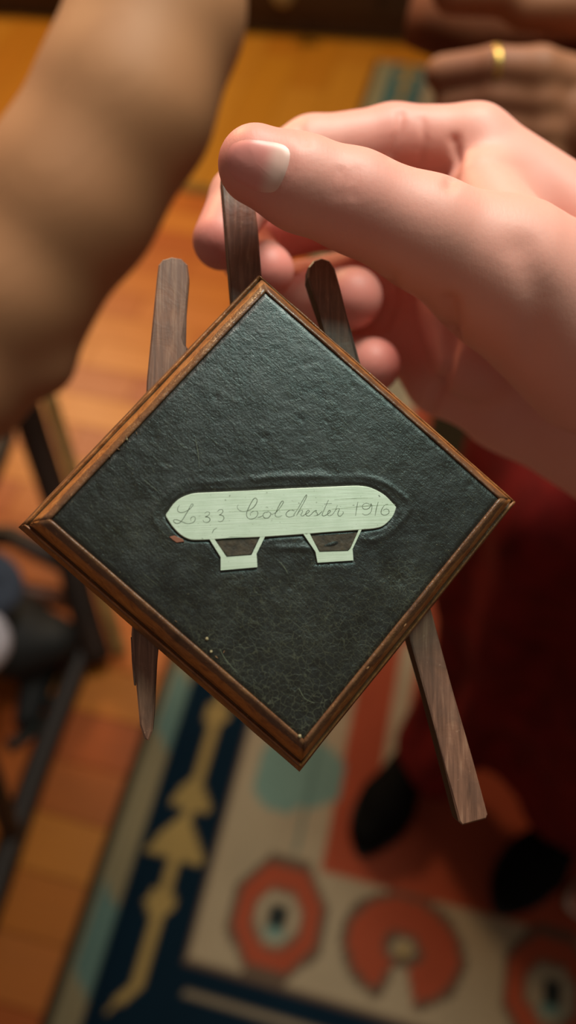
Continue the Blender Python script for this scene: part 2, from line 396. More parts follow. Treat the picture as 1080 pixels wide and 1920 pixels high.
def loc_child(name, me, m, parent, kind=None, label=None):
    o = link(name, me, m, parent, label=label); o.matrix_parent_inverse = parent.matrix_basis.inverted(); return o
def place_cam(o): o.matrix_basis = CAM
hand = loc_child('hand', pme, M_SKIN, person); place_cam(hand)
# thumbnail: a curved plate lying on the thumb
from mathutils.bvhtree import BVHTree
bvh = BVHTree.FromPolygons([Vector(p) for p in HP], [tuple(map(int, q)) for q in HF])
def nail(outline, lun, name='fingernail', off=.00035, par=None, m=None):
    out = smooth_poly(outline, 5, True); cx = np.mean([p[0] for p in out]); cy = np.mean([p[1] for p in out])
    vs = []; fs = []; cols = []; n = len(out); rings = 9
    def hit(x, y, lift):
        d = Vector(L(x, y, 1)).normalized(); h = bvh.ray_cast(Vector((0, 0, 0)), d)
        return h[0] - d * lift, h[1]
    for r in range(rings + 1):
        s = r / rings
        for p in out:
            x = cx + (p[0] - cx) * s; y = cy + (p[1] - cy) * s
            lift = off * (1.0 if r < rings - 1 else (.75 if r < rings else -.15))
            vs.append(hit(x, y, lift)[0]); cols.append(lun(x, y))
    for r in range(rings):
        for q in range(n): fs.append((r * n + q, r * n + (q + 1) % n, (r + 1) * n + (q + 1) % n, (r + 1) * n + q))
    me = mesh(name, vs, fs, True); me.flip_normals()
    at = me.attributes.new('lunula', 'FLOAT', 'POINT'); at.data.foreach_set('value', np.array(cols, np.float32)); return me
k = N('nail_keratin'); a_ = k.n('ShaderNodeAttribute', attribute_name='lunula')
c_ = k.mix(a_.outputs['Fac'], lin((226, 138, 130)), lin((232, 180, 168))); f_ = k.noise(k.co((600, 60, 60)), 1)
k.out(c_, .4, 0, k.bump(f_, .08, .0002), .5); M_NAIL = k.m
def sst(x, a, b): t = max(0, min(1, (x - a) / (b - a))); return t * t * (3 - 2 * t)
nme = nail([(424, 296), (432, 272), (460, 261), (500, 264), (534, 272), (545, 290), (538, 322), (524, 352), (508, 362), (478, 358), (446, 342), (428, 320)],
           lambda x, y: sst(x + .25 * (y - 310), 486, 520), par=hand)
loc_nail = link('fingernail', nme, M_NAIL, hand)
# sleeve beyond the frame
M_MAR = plain('maroon_cloth', lin((92, 13, 11)), .85, 0, .35, 30, .4, .002, spec=.15)
sl = loc_child('sleeve', tubemesh('sleeve', [W(1950, 985, .268), W(2100, 1040, .28), W(2500, 1150, .33), W(2500, 700, .42), W(2350, 100, .48)], [.042, .050, .058, .066, .08], 20), M_MAR, person)
# trousers: two legs grown from one waist, with folds
T = Body((-.06, .05, .03), (.95, .95, 1.06), .012)
def tp(px, py, z, r): return tuple(G(px, py, z)) + (r,)
T.chain([tp(1290, 905, .86, .14), tp(1500, 700, 1.0, .13)], .05)
T.chain([tp(1110, 900, .84, .115), tp(1010, 1110, .60, .110), tp(935, 1280, .35, .088), tp(812, 1418, .13, .064)], .03)
T.chain([tp(1420, 1130, .84, .12), tp(1210, 1350, .50, .11), tp(1075, 1490, .16, .080)], .03)
T.chain([tp(1010, 1280, .45, .08), tp(1160, 1320, .48, .09)], .05); T.chain([tp(930, 1360, .27, .06), tp(1060, 1420, .28, .075)], .05)
T.chain([tp(1200, 1000, .80, .10), tp(1400, 1100, .80, .10)], .06)
P_, F_ = T.net(2); Nn = vnormals(P_, F_)
for i, p in enumerate(P_):
    a = math.atan2(p[1] - .43, p[0] - (.22 if p[0] < .36 else .46)); P_[i] += Nn[i] * (.010 * math.sin(a * 6 + p[2] * 5) + .006 * noise.noise(Vector(p) * 9))
keep = P_[:, 2] > .075; P_[~keep, 2] = .075
loc_child('trousers', mesh('trousers', P_, F_, True), M_MAR, person)
# shoes
M_SHOE = plain('black_suede', lin((5, 4, 4)), .85, 0, .3, 60, .3, spec=.1); M_SOLE = plain('black_rubber', lin((6, 6, 6)), .8)
def shoe(heel, toe, label_=None):
    hx, hy = heel; tx, ty = toe; ln = math.hypot(tx - hx, ty - hy); a = math.atan2(ty - hy, tx - hx)
    S = Body((-.05, -.06, -.005), (ln + .05, .06, .12), .005)
    S.chain([(.0, 0, .03, .031), (.08, 0, .034, .033), (ln * .62, 0, .030, .046), (ln * .9, -.004, .026, .034)], .02)
    S.chain([(.01, 0, .06, .032), (.09, 0, .055, .030)], .02)
    Ps, Fs = S.net(2); Ps[:, 2] = np.maximum(Ps[:, 2], .008)
    R = Matrix.Translation((hx, hy, .0052)) @ Matrix.Rotation(a, 4, 'Z')
    o = loc_child('shoe', mesh('shoe', Ps, Fs, True), M_SHOE, person); o.matrix_basis = R
    ou = [(-.034, 0), (-.02, .03), (.08, .034), (ln * .62, .049), (ln * .85, .042), (ln + .022, .004), (ln * .9, -.040), (ln * .62, -.049), (.08, -.034), (-.02, -.03)]
    ou = smooth_poly(ou, 4, True); n = len(ou)
    sm_ = mesh('sole', [(p[0], p[1], 0) for p in ou] + [(p[0], p[1], .012) for p in ou], [tuple(range(n))[::-1], tuple(range(n, 2 * n))] + [(i, (i + 1) % n, n + (i + 1) % n, n + i) for i in range(n)])
    link('sole', sm_, M_SOLE, o)
shoe((.150, .420), (.078, .235)); shoe((.44, .385), (.322, .200))
# pale pink shoe at right edge
ps = empty('shoe', (.47, .24, .0052), 'pale pink shoe with white sole cut off by the right edge', 'shoe'); ps.rotation_euler.z = math.radians(200)
S = Body((-.1, -.06, -.005), (.06, .06, .1), .004); S.chain([(-.06, 0, .035, .034), (.0, 0, .026, .030), (.018, 0, .02, .022)], .02)
Ps, Fs = S.net(2); Ps[:, 2] = np.maximum(Ps[:, 2], .008); link('upper', mesh('upper', Ps, Fs, True), plain('pink_suede', lin((196, 112, 92)), .7), ps)
ou = smooth_poly([(-.095, 0), (-.08, .034), (0, .036), (.034, .02), (.048, 0), (.034, -.02), (0, -.036), (-.08, -.034)], 4, True); n = len(ou)
link('sole', mesh('sole', [(p[0], p[1], 0) for p in ou] + [(p[0], p[1], .014) for p in ou], [tuple(range(n))[::-1], tuple(range(n, 2 * n))] + [(i, (i + 1) % n, n + (i + 1) % n, n + i) for i in range(n)]), plain('white_rubber', lin((200, 190, 176)), .6), ps)

# ------------------------------------------------------------------ person with the bare arm at left
A = Body((-.42, -.05, -.56), (.03, .62, -.34), .004)
A.chain([P4(360, -520, .43, .050), P4(325, -200, .425, .046), P4(300, 20, .42, .0440), P4(238, 195, .42, .0450), P4(135, 370, .43, .0460), P4(25, 545, .44, .0430), P4(-70, 700, .45, .0385), P4(-190, 850, .46, .034), P4(-420, 960, .47, .028)], .02)
A.chain([P4(60, 640, .452, .022), P4(90, 690, .452, .014)], .02)
p2 = empty('person', (-.28, .95, 0), 'person seen only as a bare arm reaching down on the left', 'person')
ame, _, _ = bodymesh('arm', A, (), [(L(60, 700, .45), .06, .8), (L(150, 420, .42), .05, .4)], 3)
o = loc_child('arm', ame, M_SKIN2, p2); place_cam(o)
M_SLV = plain('dark_sleeve', lin((26, 20, 14)), .85)
loc_child('sleeve', tubemesh('sleeve', [W(430, -130, .455), W(420, -330, .45), W(400, -620, .44)], [.058, .064, .07], 20), M_SLV, p2)

# ------------------------------------------------------------------ person with folded hands and ring, top right
Hb = Body((.06, .10, -.60), (.34, .50, -.42), .0022)
Hb.chain([P4(1180, 215, .52, .036), P4(1110, 235, .52, .034)], .02); Hb.chain([P4(1180, 215, .52, .036), P4(1500, 160, .55, .034)], .02)
for (y, x1, dd) in ((126, 828, .50), (182, 842, .508), (238, 860, .516), (290, 870, .524)):
    Hb.group([P4(1110, y + 34, dd + .008, .0145), P4(1010, y + 8, dd - .004, .0145), P4(925, y, dd, .0122), P4(x1, y + 12, dd + .012, .0115)], .004, .005)
Hb.chain([P4(1230, -30, .54, .040), P4(1060, -22, .53, .030)], .02)
for (x0, x1, y) in ((1080, 985, 12), (960, 850, -18)):
    Hb.group([P4(1100, -10, .53, .02), P4(x0, y, .52, .0165), P4(x1, y, .52, .0150)], .004, .006)
Hb.group([P4(1080, -70, .53, .016), P4(800, -55, .52, .013)], .004, .004)
p3 = empty('person', (.25, 1.0, 0), 'person seen only as shaded folded hands with a gold ring, behind the holding hand', 'person')
hme, _, _ = bodymesh('hands', Hb, (), [(L(880, 150, .5), .03, .7), (L(900, 240, .5), .03, .7)], 2)
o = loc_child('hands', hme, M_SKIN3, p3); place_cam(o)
rv = []; rf = []
c0 = Vector(L(926, 128, .5)); axis = Vector((1, .06, 0)).normalized(); e1 = axis.orthogonal().normalized(); e2 = axis.cross(e1)
for i in range(28):
    a = 2 * math.pi * i / 28; d = e1 * math.cos(a) + e2 * math.sin(a)
    for j in range(8):
        b = 2 * math.pi * j / 8; rv.append(c0 + d * (.0128 + .0012 * math.cos(b)) + axis * .0028 * math.sin(b))
for i in range(28):
    for j in range(8): rf.append((i * 8 + j, ((i + 1) % 28) * 8 + j, ((i + 1) % 28) * 8 + (j + 1) % 8, i * 8 + (j + 1) % 8))
rg = link('ring', mesh('ring', rv, rf, True), plain('gold', lin((206, 164, 90)), .4, 1), label='gold ring worn on a finger of the folded hands', cat='ring'); rg.matrix_basis = CAM
M_ORG = plain('rust_cloth', lin((112, 52, 12)), .9, 0, .3, 25, .4, .002)
loc_child('sleeve', tubemesh('sleeve', [W(775, 30, .62), W(880, 52, .61), W(1100, 70, .62), W(1500, 40, .68)], [.022, .030, .034, .05], 20), M_ORG, p3)

# ------------------------------------------------------------------ the plaque
SIDE = .082
R3 = Matrix(((.7515, .6476, .1259), (-.6595, .7425, .1173), (-.0176, -.1712, .9851)))
q_ = R3.to_quaternion().normalized().to_matrix()
PL = q_.to_4x4(); PL.translation = Vector((-.028, -.0071, -2.0791)) * SIDE
PW_ = CAM @ PL
PLi = PL.inverted()
def pl(px, py, z=0.0):                      # point on the plaque plane at height z (plaque axes)
    o = PLi @ Vector((0, 0, 0)); d = (PLi.to_3x3() @ Vector(L(px, py, 1))); t = (z - o.z) / d.z; return o + d * t
plaque = empty('plaque', None, 'square wooden plaque with black panel and silver airship, held cornerwise by its rear bar', 'plaque', mat=PW_)
HX, HY, LIFT = SIDE * .5, SIDE * .5 * .9769, .1403 * SIDE
IX = SIDE * .4228; MARG = HX - IX
def wood(name, c1, c2, c3, rough=.42, ang=0, sc=(60, 900, 900), wear=.5):
    k = N(name); g = k.noise(k.dirco(ang, sc), 1, 5, .6, .6); b = k.noise(k.co(), 110, 4, .6, .8); s_ = k.noise(k.co(), 900, 3)
    c = k.ramp(g, [(.25, lin(c1)), (.55, lin(c2)), (.85, lin(c3))])
    c = k.mix(k.ramp(b, [(.45, (0,) * 3), (.66, (wear,) * 3)]), c, lin(c1))
    c = k.mix(k.ramp(s_, [(.68, (0,) * 3), (.74, (.5,) * 3)]), c, lin(c3))
    return k.out(c, k.ramp(b, [(.3, (rough - .1,) * 3), (.7, (rough + .15,) * 3)]), 0, k.bump(g, .25, .0003, k.bump(b, .3, .0006)))
def moulding_wood():
    k = N('moulding_wood'); v = k.co(); g = k.noise(k.co((170, 170, 330)), 1, 5, .7, 1.5); b = k.noise(v, 110, 4, .6, .8); s_ = k.noise(v, 1200, 3, .7)
    sp_ = k.n('ShaderNodeSeparateXYZ'); k.l(v, sp_.inputs[0]); z = k.math('ADD', sp_.outputs['Z'], k.math('MULTIPLY_ADD', b, .0016, -.0008))
    c = k.ramp(g, [(.3, lin((106, 60, 30))), (.5, lin((156, 94, 48))), (.75, lin((186, 124, 68)))])
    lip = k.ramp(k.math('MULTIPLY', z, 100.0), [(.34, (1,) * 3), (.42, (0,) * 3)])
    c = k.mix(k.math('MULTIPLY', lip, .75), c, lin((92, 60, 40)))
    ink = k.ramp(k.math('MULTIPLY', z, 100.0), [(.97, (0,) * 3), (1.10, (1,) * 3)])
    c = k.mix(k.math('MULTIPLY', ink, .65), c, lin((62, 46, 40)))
    c = k.mix(k.ramp(s_, [(.62, (0,) * 3), (.72, (.6,) * 3)]), c, lin((190, 132, 84)))
    c = k.mix(k.ramp(b, [(.62, (0,) * 3), (.72, (.6,) * 3)]), c, lin((52, 28, 14)))
    return k.out(c, k.ramp(b, [(.3, (.26,) * 3), (.7, (.46,) * 3)]), 0, k.bump(s_, .4, .0003, k.bump(b, .5, .001)))
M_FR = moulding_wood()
prof = [(.0003, -.0014), (0, -.0008), (.0002, -.0002), (.0009, .0022), (.0015, .0040), (.0018, .0041), (.0020, .0033), (.0023, .0034), (.0027, .0052), (.0035, .0078), (.0046, .0098), (.0056, .0110), (MARG - .0001, LIFT + .00005), (MARG + .0002, LIFT - .0002), (MARG + .0004, LIFT - .0016), (MARG + .0004, -.0012)]
def strip(ax):                               # four mitred mouldings
    segs = 44; vs = []; fs = []; m = len(prof)
    hx, hy = (HX, HY)
    for i in range(segs + 1):
        s = i / segs * 2 - 1
        for j, (u, z) in enumerate(prof):
            if ax in (0, 2): x = s * (hx - u); y = (hy - u * hy / hx) * (-1 if ax == 0 else 1)
            else: y = s * (hy - u * hy / hx); x = (hx - u) * (1 if ax == 1 else -1)
            wob = .00022 * noise.noise(Vector((x * 130, y * 130, j * .7 + ax * 9))) * (1 if 1 <= j <= 12 else 0)
            if j in (12, 13): wob *= 1.6
            vs.append((x * (1 + wob * 8), y * (1 + wob * 8), z + wob))
    for i in range(segs):
        for j in range(m):
            a, b, c, d = i * m + j, i * m + (j + 1) % m, (i + 1) * m + (j + 1) % m, (i + 1) * m + j
            fs.append((a, b, c, d) if ax in (1, 2) else (d, c, b, a))
    fs.append(tuple(range(m))); fs.append(tuple(segs * m + j for j in range(m))[::-1])
    me = mesh('moulding', vs, fs, True); me.flip_normals() if False else None
    me.update(); return me
import bmesh
def fixn(me):
    b = bmesh.new(); b.from_mesh(me); bmesh.ops.recalc_face_normals(b, faces=b.faces); b.to_mesh(me); b.free()
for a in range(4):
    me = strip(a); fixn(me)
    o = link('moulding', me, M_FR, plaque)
# back board
o = link('back_board', boxmesh('back_board', HX * 2 - .004, HY * 2 - .004, .0030), M_FR, plaque); o.location = (0, 0, -.0022)

# silver outlines (picture points traced on the flat panel, turned into plaque axes)
def c5(p): return (300 + p[0] * .2222, 900 + p[1] * .2222)
def c6(p): return (540 + p[0] * .2222, 900 + p[1] * .2222)
ZP = LIFT + .00035
hull = [c5(p) for p in [(48, 300), (70, 262), (110, 205), (160, 160), (220, 130), (290, 112), (400, 105), (700, 92)]] + [c6(p) for p in [(0, 72), (300, 59), (550, 48), (620, 50), (690, 62), (760, 92), (820, 130), (870, 180), (908, 222), (912, 238), (890, 300), (850, 350), (800, 390), (740, 408), (650, 418), (400, 436), (200, 452), (0, 467)]] + \
       [c5(p) for p in [(880, 480), (700, 487), (600, 480), (570, 490), (430, 503), (290, 507), (230, 495), (170, 460), (110, 400), (75, 350)]]
g1 = [c5(p) for p in [(418, 503), (512, 650), (512, 762), (822, 735), (815, 622), (888, 478), (850, 474), (772, 632), (562, 650), (458, 498)]]
g2 = [c6(p) for p in [(130, 458), (232, 605), (250, 698), (552, 678), (545, 580), (622, 422), (598, 425), (530, 572), (508, 600), (264, 608), (182, 455)]]
def flats(name, polys, z1, z0, m, parent):
    vs = []; fs = []
    for poly in polys:
        P = [pl(x, y, z1) for x, y in poly]; n = len(P); b0 = len(vs)
        if sum(P[i].x * P[(i + 1) % n].y - P[(i + 1) % n].x * P[i].y for i in range(n)) < 0: P = P[::-1]
        vs += [tuple(p) for p in P] + [(p.x, p.y, z0) for p in P]; fs.append(tuple(range(b0, b0 + n)))
        fs += [(b0 + n + i, b0 + n + (i + 1) % n, b0 + (i + 1) % n, b0 + i) for i in range(n)]
    return link(name, mesh(name, vs, fs), m, parent)
def flat(name, poly, z1, z0, m, parent, bev=.00012):
    P = [pl(x, y, z1) for x, y in poly]; n = len(P)
    ar = sum(P[i].x * P[(i + 1) % n].y - P[(i + 1) % n].x * P[i].y for i in range(n))
    if ar < 0: P = P[::-1]
    b = bmesh.new(); top = []
    for i in range(n):
        e1_ = (P[(i + 1) % n] - P[i]).normalized(); e0_ = (P[i] - P[i - 1]).normalized(); e = (e0_ + e1_); e = e.normalized() if e.length > .2 else e0_
        inn = Vector((-e.y, e.x, 0)); top.append(b.verts.new(P[i] + inn * bev))
    mid = [b.verts.new(p - Vector((0, 0, bev))) for p in P]; bot = [b.verts.new(Vector((p.x, p.y, z0))) for p in P]
    f = b.faces.new(top); bmesh.ops.triangulate(b, faces=[f], ngon_method='EAR_CLIP')
    for A_, B_ in ((top, mid), (mid, bot)):
        for i in range(n): b.faces.new((B_[i], B_[(i + 1) % n], A_[(i + 1) % n], A_[i]))
    me = bpy.data.meshes.new(name); b.to_mesh(me); b.free(); return link(name, me, m, parent)
ang = math.atan2(*(lambda a, b: ((b - a).y, (b - a).x))(pl(320, 960, LIFT), pl(740, 945, LIFT)))
k = N('silver'); v1 = k.dirco(ang, (120, 5200, 200))
br = k.noise(v1, 1, 3, .6); sp = k.noise(k.co(), 1500, 3, .6); bl_ = k.noise(k.co(), 260, 4)
c = k.ramp(bl_, [(.3, lin((206, 216, 196))), (.7, lin((220, 228, 210)))]); c = k.mix(k.ramp(sp, [(.66, (0,) * 3), (.73, (.7,) * 3)]), c, lin((96, 96, 74)))
k.out(k.mix(k.ramp(br, [(.35, (.35,) * 3), (.6, (0,) * 3)]), c, lin((176, 190, 160))), .42, .35, k.bump(br, .3, .00010)); M_SILVER = k.m
airship = flat('airship_inlay', smooth_poly(hull, 3, True), ZP, LIFT - .0006, M_SILVER, plaque)
airship['label'] = 'silver airship silhouette engraved with a name and date'
flats('gondola', [[c5(p) for p in q] for q in ([(418, 500), (512, 650), (562, 650), (458, 496)], [(888, 474), (850, 470), (772, 634), (815, 622)], [(512, 650), (512, 762), (822, 735), (815, 622), (772, 634), (562, 650)])], ZP - .00003, LIFT - .0006, M_SILVER, airship)
flats('gondola', [[c6(p) for p in q] for q in ([(130, 455), (232, 605), (264, 608), (182, 450)], [(622, 418), (598, 420), (528, 578), (508, 600), (545, 582)], [(232, 605), (250, 698), (552, 678), (545, 580), (508, 600), (264, 608)])], ZP - .00003, LIFT - .0006, M_SILVER, airship)
# engraving strokes
ST5 = [[(165, 212), (150, 235), (150, 262), (175, 274), (210, 268), (245, 250), (270, 225), (280, 208), (270, 202), (255, 222), (235, 262), (212, 300), (190, 335), (165, 362), (135, 366), (115, 350), (118, 337), (140, 335), (180, 350), (220, 366), (255, 367), (285, 355), (298, 330), (292, 311), (272, 311), (258, 328), (262, 345)],
 [(320, 366), (325, 370)], [(378, 282), (395, 268), (415, 272), (416, 290), (395, 306), (382, 311), (405, 313), (422, 330), (415, 350), (392, 360), (370, 352), (364, 338)],
 [(485, 268), (500, 252), (525, 250), (530, 270), (512, 290), (500, 295), (525, 299), (540, 318), (530, 342), (508, 352), (490, 346)], [(583, 340), (588, 344)],
 [(660, 208), (652, 225), (658, 245), (680, 262), (710, 266), (745, 258), (785, 235), (812, 200), (820, 170), (808, 153), (790, 160), (768, 195), (748, 235), (732, 275), (732, 305), (748, 325), (775, 330), (805, 318), (825, 290), (822, 268), (805, 262), (780, 268), (762, 282), (764, 300)],
 [(822, 316), (845, 312), (868, 300)], [(905, 270), (885, 274), (870, 292), (874, 312), (890, 322), (915, 318), (932, 298), (932, 278), (915, 268), (900, 276)], [(932, 284), (955, 288), (990, 262), (1020, 225), (1040, 192), (1038, 178), (1026, 182), (1008, 210), (988, 252), (972, 290), (978, 308), (1000, 312), (1032, 300)],
 [(440, 450), (455, 420), (480, 405)]]
ST1 = [[(588, 190), (572, 186), (556, 197), (555, 210), (570, 215), (590, 207)]]
ST6 = [[(46, 296), (84, 242), (118, 182), (146, 136), (158, 126), (152, 152), (124, 207), (92, 262), (72, 302)], [(76, 292), (98, 262), (120, 255), (122, 270), (108, 296), (125, 303), (145, 290), (165, 280), (180, 265), (172, 255), (157, 268), (150, 290), (168, 304), (190, 295), (215, 270), (240, 255), (236, 272), (250, 284), (240, 299), (218, 302)],
 [(236, 300), (262, 290), (290, 262)], [(342, 168), (325, 205), (302, 258), (288, 292), (300, 304), (322, 295), (345, 280), (358, 266), (350, 256), (338, 270), (335, 293), (350, 303), (375, 290), (398, 258), (418, 212)], [(305, 204), (370, 197)], [(398, 258), (412, 244), (432, 240), (432, 252), (420, 284), (430, 305), (450, 300), (468, 274), (460, 266)],
 [(590, 185), (580, 232), (570, 302)], [(546, 214), (562, 212)], [(690, 206), (665, 196), (640, 203), (627, 225), (640, 245), (670, 245), (694, 226), (700, 200), (708, 230), (700, 268), (675, 292), (645, 295), (628, 283)],
 [(762, 185), (746, 240), (735, 302)], [(845, 205), (820, 210), (800, 232), (786, 262), (788, 285), (808, 296), (835, 292), (852, 275), (848, 252), (826, 245), (802, 256)],
 [(760, 130), (780, 138)], [(770, 126), (772, 144)]]
SCR = [[(370, 246), (600, 226), (905, 205)], [(390, 166), (560, 156), (720, 152)], [(-500, 268), (-100, 256), (200, 242)], [(600, 214), (720, 212)], [(-280, 330), (-60, 318)]]
def strokes(lines, wd, dark):
    vs = []; fs = []
    for ln in lines:
        q = [pl(x, y, ZP) for x, y in ln]
        q = [Vector(p) for p in smooth_poly([tuple(p) for p in q], 4)] if len(q) > 2 else q
        b0 = len(vs)
        for i, p in enumerate(q):
            t = (q[min(i + 1, len(q) - 1)] - q[max(i - 1, 0)]); t = t.normalized() if t.length > 1e-9 else Vector((1, 0, 0)); s = Vector((-t.y, t.x, 0))
            u = i / max(1, len(q) - 1); ww = wd * (.55 + .45 * math.sin(math.pi * min(1, max(0, u))) + .25 * noise.noise(p * 900))
            vs += [p + s * ww + Vector((0, 0, .00001)), p + Vector((0, 0, .000018)), p - s * ww + Vector((0, 0, .00001))]
        for i in range(len(q) - 1):
            a = b0 + i * 3; fs += [(a, a + 1, a + 4, a + 3), (a + 1, a + 2, a + 5, a + 4)]
    return mesh('engraving', vs, fs)
M_ENG = plain('engraved_tarnish', lin((66, 74, 52)), .6, .3, .3, 900)
M_SCP = plain('panel_scratch', lin((96, 98, 78)), .5, 0, .4, 900)
M_SCR = plain('scratch_tarnish', lin((138, 148, 120)), .5, .4, .3, 900)
eng = [[c5(p) for p in s] for s in ST5] + [[c6(p) for p in s] for s in ST6] + [[(280 + p[0] * .463, 870 + p[1] * .463) for p in s] for s in ST1]
link('engraving', strokes(eng, .000070, 1), M_ENG, airship)
for q_ in SCR: link('scratch', strokes([[c6(p) for p in q_]], .00005, 0), M_SCR, airship)

for q_ in [[(366, 822), (371, 846), (374, 878)], [(412, 1216), (424, 1238), (446, 1262)], [(236, 816), (240, 832)], [(520, 1050), (532, 1062), (540, 1076)], [(600, 700), (618, 722)], [(270, 900), (296, 921)], [(560, 1290), (572, 1310), (590, 1318)]]: link('scratch', strokes([q_], .00005, 0), M_SCP, plaque)
# black lacquered panel as a height field
def seg_dist(P, poly, closed=True):
    d = np.full(P.shape[:-1], 9.); n = len(poly)
    for i in range(n if closed else n - 1):
        a = np.array(poly[i]); b = np.array(poly[(i + 1) % n]); ab = b - a; t = np.clip(((P - a) @ ab) / max(ab @ ab, 1e-14), 0, 1)
        d = np.minimum(d, np.linalg.norm(P - a - t[..., None] * ab, axis=-1))
    return d
NG = 230; gx = np.linspace(-1, 1, NG); Xp, Yp = np.meshgrid(gx * (IX + .0003), gx * (IX * HY / HX + .0003)); PP = np.stack([Xp, Yp], -1)
hp = [tuple(pl(x, y, ZP))[:2] for x, y in smooth_poly(hull, 2, True)]
dd = seg_dist(PP, hp); d2 = np.minimum(seg_dist(PP, [tuple(pl(x, y, ZP))[:2] for x, y in g1]), seg_dist(PP, [tuple(pl(x, y, ZP))[:2] for x, y in g2]))
Z = np.zeros_like(Xp)
for i in range(NG):
    for j in range(NG):
        v = Vector((Xp[i, j], Yp[i, j], 0)); Z[i, j] = .00003 * noise.noise(v * 160) + .000035 * noise.noise(v * 520) + .00010 * noise.noise(v * 40)
v_ = noise.noise
wv = np.array([[noise.noise(Vector((a, b, 3)) * 130) for a, b in zip(r1, r2)] for r1, r2 in zip(Xp, Yp)])
Z += .00010 * np.exp(-((dd - .0022 - .0012 * wv) / .0007) ** 2) * np.clip(.45 + 2.2 * wv + .5 * (Yp > 0), 0, 1.4) - .00022 * np.exp(-(dd / .0004) ** 2)
Z -= .00015 * np.exp(-(d2 / .0007) ** 2)
edge = np.minimum(IX - abs(Xp), IX * HY / HX - abs(Yp)); Z -= .0004 * np.exp(-(np.maximum(edge, 0) / .0006) ** 2)
for _ in range(60):
    cx, cy = random.uniform(-IX, IX), random.uniform(-IX, IX); r = random.uniform(.0003, .0008)
    Z -= random.uniform(.00003, .00009) * np.exp(-((Xp - cx) ** 2 + (Yp - cy) ** 2) / r ** 2)
ZZ = LIFT - .0001 + Z
Pv = np.stack([Xp, Yp, ZZ], -1).reshape(-1, 3); ii = np.arange(NG * NG).reshape(NG, NG)
fq = np.stack([ii[:-1, :-1], ii[:-1, 1:], ii[1:, 1:], ii[1:, :-1]], -1).reshape(-1, 4)
ring = np.concatenate([ii[0], ii[1:, -1], ii[-1, :-1][::-1], ii[1:-1, 0][::-1]]); lowp = Pv[ring].copy(); lowp[:, 2] = .0008; nb_ = len(Pv); nr = len(ring)
pme = mesh('panel', np.vstack([Pv, lowp]), [tuple(q) for q in fq] + [(ring[(i + 1) % nr], ring[i], nb_ + i, nb_ + (i + 1) % nr) for i in range(nr)] + [tuple(nb_ + i for i in range(nr))[::-1]], True)
k = N('black_crackled_lacquer')
v = k.co(); wob = k.n('ShaderNodeTexNoise'); wob.inputs['Scale'].default_value = 350; k.l(v, wob.inputs['Vector'])
ad = k.n('ShaderNodeVectorMath', operation='MULTIPLY_ADD'); k.l(wob.outputs['Color'], ad.inputs[0]); ad.inputs[1].default_value = (.0022,) * 3; k.l(v, ad.inputs[2])
def vor(sc, w_):
    x = k.n('ShaderNodeTexVoronoi', feature='DISTANCE_TO_EDGE'); x.inputs['Scale'].default_value = sc; k.l(ad.outputs[0], x.inputs['Vector'])
    return k.ramp(x.outputs['Distance'], [(0, (1,) * 3), (w_, (0,) * 3)])
cr1 = vor(640, .042); cr2 = vor(1250, .05)
sep = k.n('ShaderNodeSeparateXYZ'); k.l(v, sep.inputs[0])
low_ = k.math('MULTIPLY_ADD', k.math('SUBTRACT', sep.outputs['X'], sep.outputs['Y']), 14.0, .12)       # towards the hanging corner
msk = k.math('ADD', low_, k.math('MULTIPLY_ADD', k.noise(v, 70, 3), 1.7, -.85))
msk = k.ramp(msk, [(.15, (0,) * 3), (1.0, (1,) * 3)])
msk2 = k.ramp(k.noise(v, 120, 3), [(.42, (0,) * 3), (.62, (1,) * 3)])
grain = k.noise(k.co((220, 3400, 1)), 1, 4, .6, .3); gr = k.ramp(grain, [(.60, (0,) * 3), (.70, (1,) * 3)])
hair = k.noise(k.dirco(-.35, (500, 3600, 1)), 1, 3, .6, 1.8); hr = k.ramp(hair, [(.66, (0,) * 3), (.72, (1,) * 3)])
spk = k.ramp(k.noise(v, 2600, 2), [(.72, (0,) * 3), (.76, (1,) * 3)])
base = k.ramp(k.noise(v, 60, 4), [(.3, lin((10, 11, 9))), (.7, lin((22, 22, 16)))])
crk = k.math('MULTIPLY', k.math('MAXIMUM', cr1, k.math('MULTIPLY', cr2, msk2)), msk)
c = k.mix(k.math('MULTIPLY', crk, .62), base, lin((84, 84, 66)))
c = k.mix(k.math('MULTIPLY', gr, .8), c, lin((64, 66, 52))); c = k.mix(k.math('MULTIPLY', hr, .6), c, lin((90, 94, 78)))
c = k.mix(k.math('MULTIPLY', spk, .6), c, lin((128, 120, 88)))
hgt = k.math('ADD', k.math('MULTIPLY', crk, .12), k.math('ADD', k.math('MULTIPLY', grain, .32), k.noise(v, 1300, 4, .75)))
k.out(c, k.ramp(k.noise(v, 200, 4), [(.3, (.27,) * 3), (.7, (.40,) * 3)]), 0, k.bump(hgt, .55, .0002), .8); M_BLK = k.m
link('panel', pme, M_BLK, plaque)
M_NICK = plain('bare_wood', lin((140, 100, 66)), .6)
# worn hollows inside the gondola frames and a chip at the hull
M_WORN = plain('worn_hollow', lin((58, 46, 32)), .6, 0, .5, 700, .6, .0003)
def patch(poly, name='worn_hollow', m=M_WORN, z=.00006):
    flat(name, poly, LIFT + z, LIFT - .0004, m, plaque, .0001)
patch([c5(p) for p in [(470, 515), (560, 500), (700, 495), (835, 492), (770, 622), (735, 630), (565, 640), (540, 610)]])
patch([c6(p) for p in [(192, 470), (400, 458), (588, 442), (525, 575), (505, 592), (268, 600), (230, 540)]])
patch([c5(p) for p in [(78, 480), (120, 468), (190, 498), (205, 520), (140, 530), (110, 510)]], 'wood_chip', plain('bare_chip', lin((128, 76, 56)), .6), .00012)
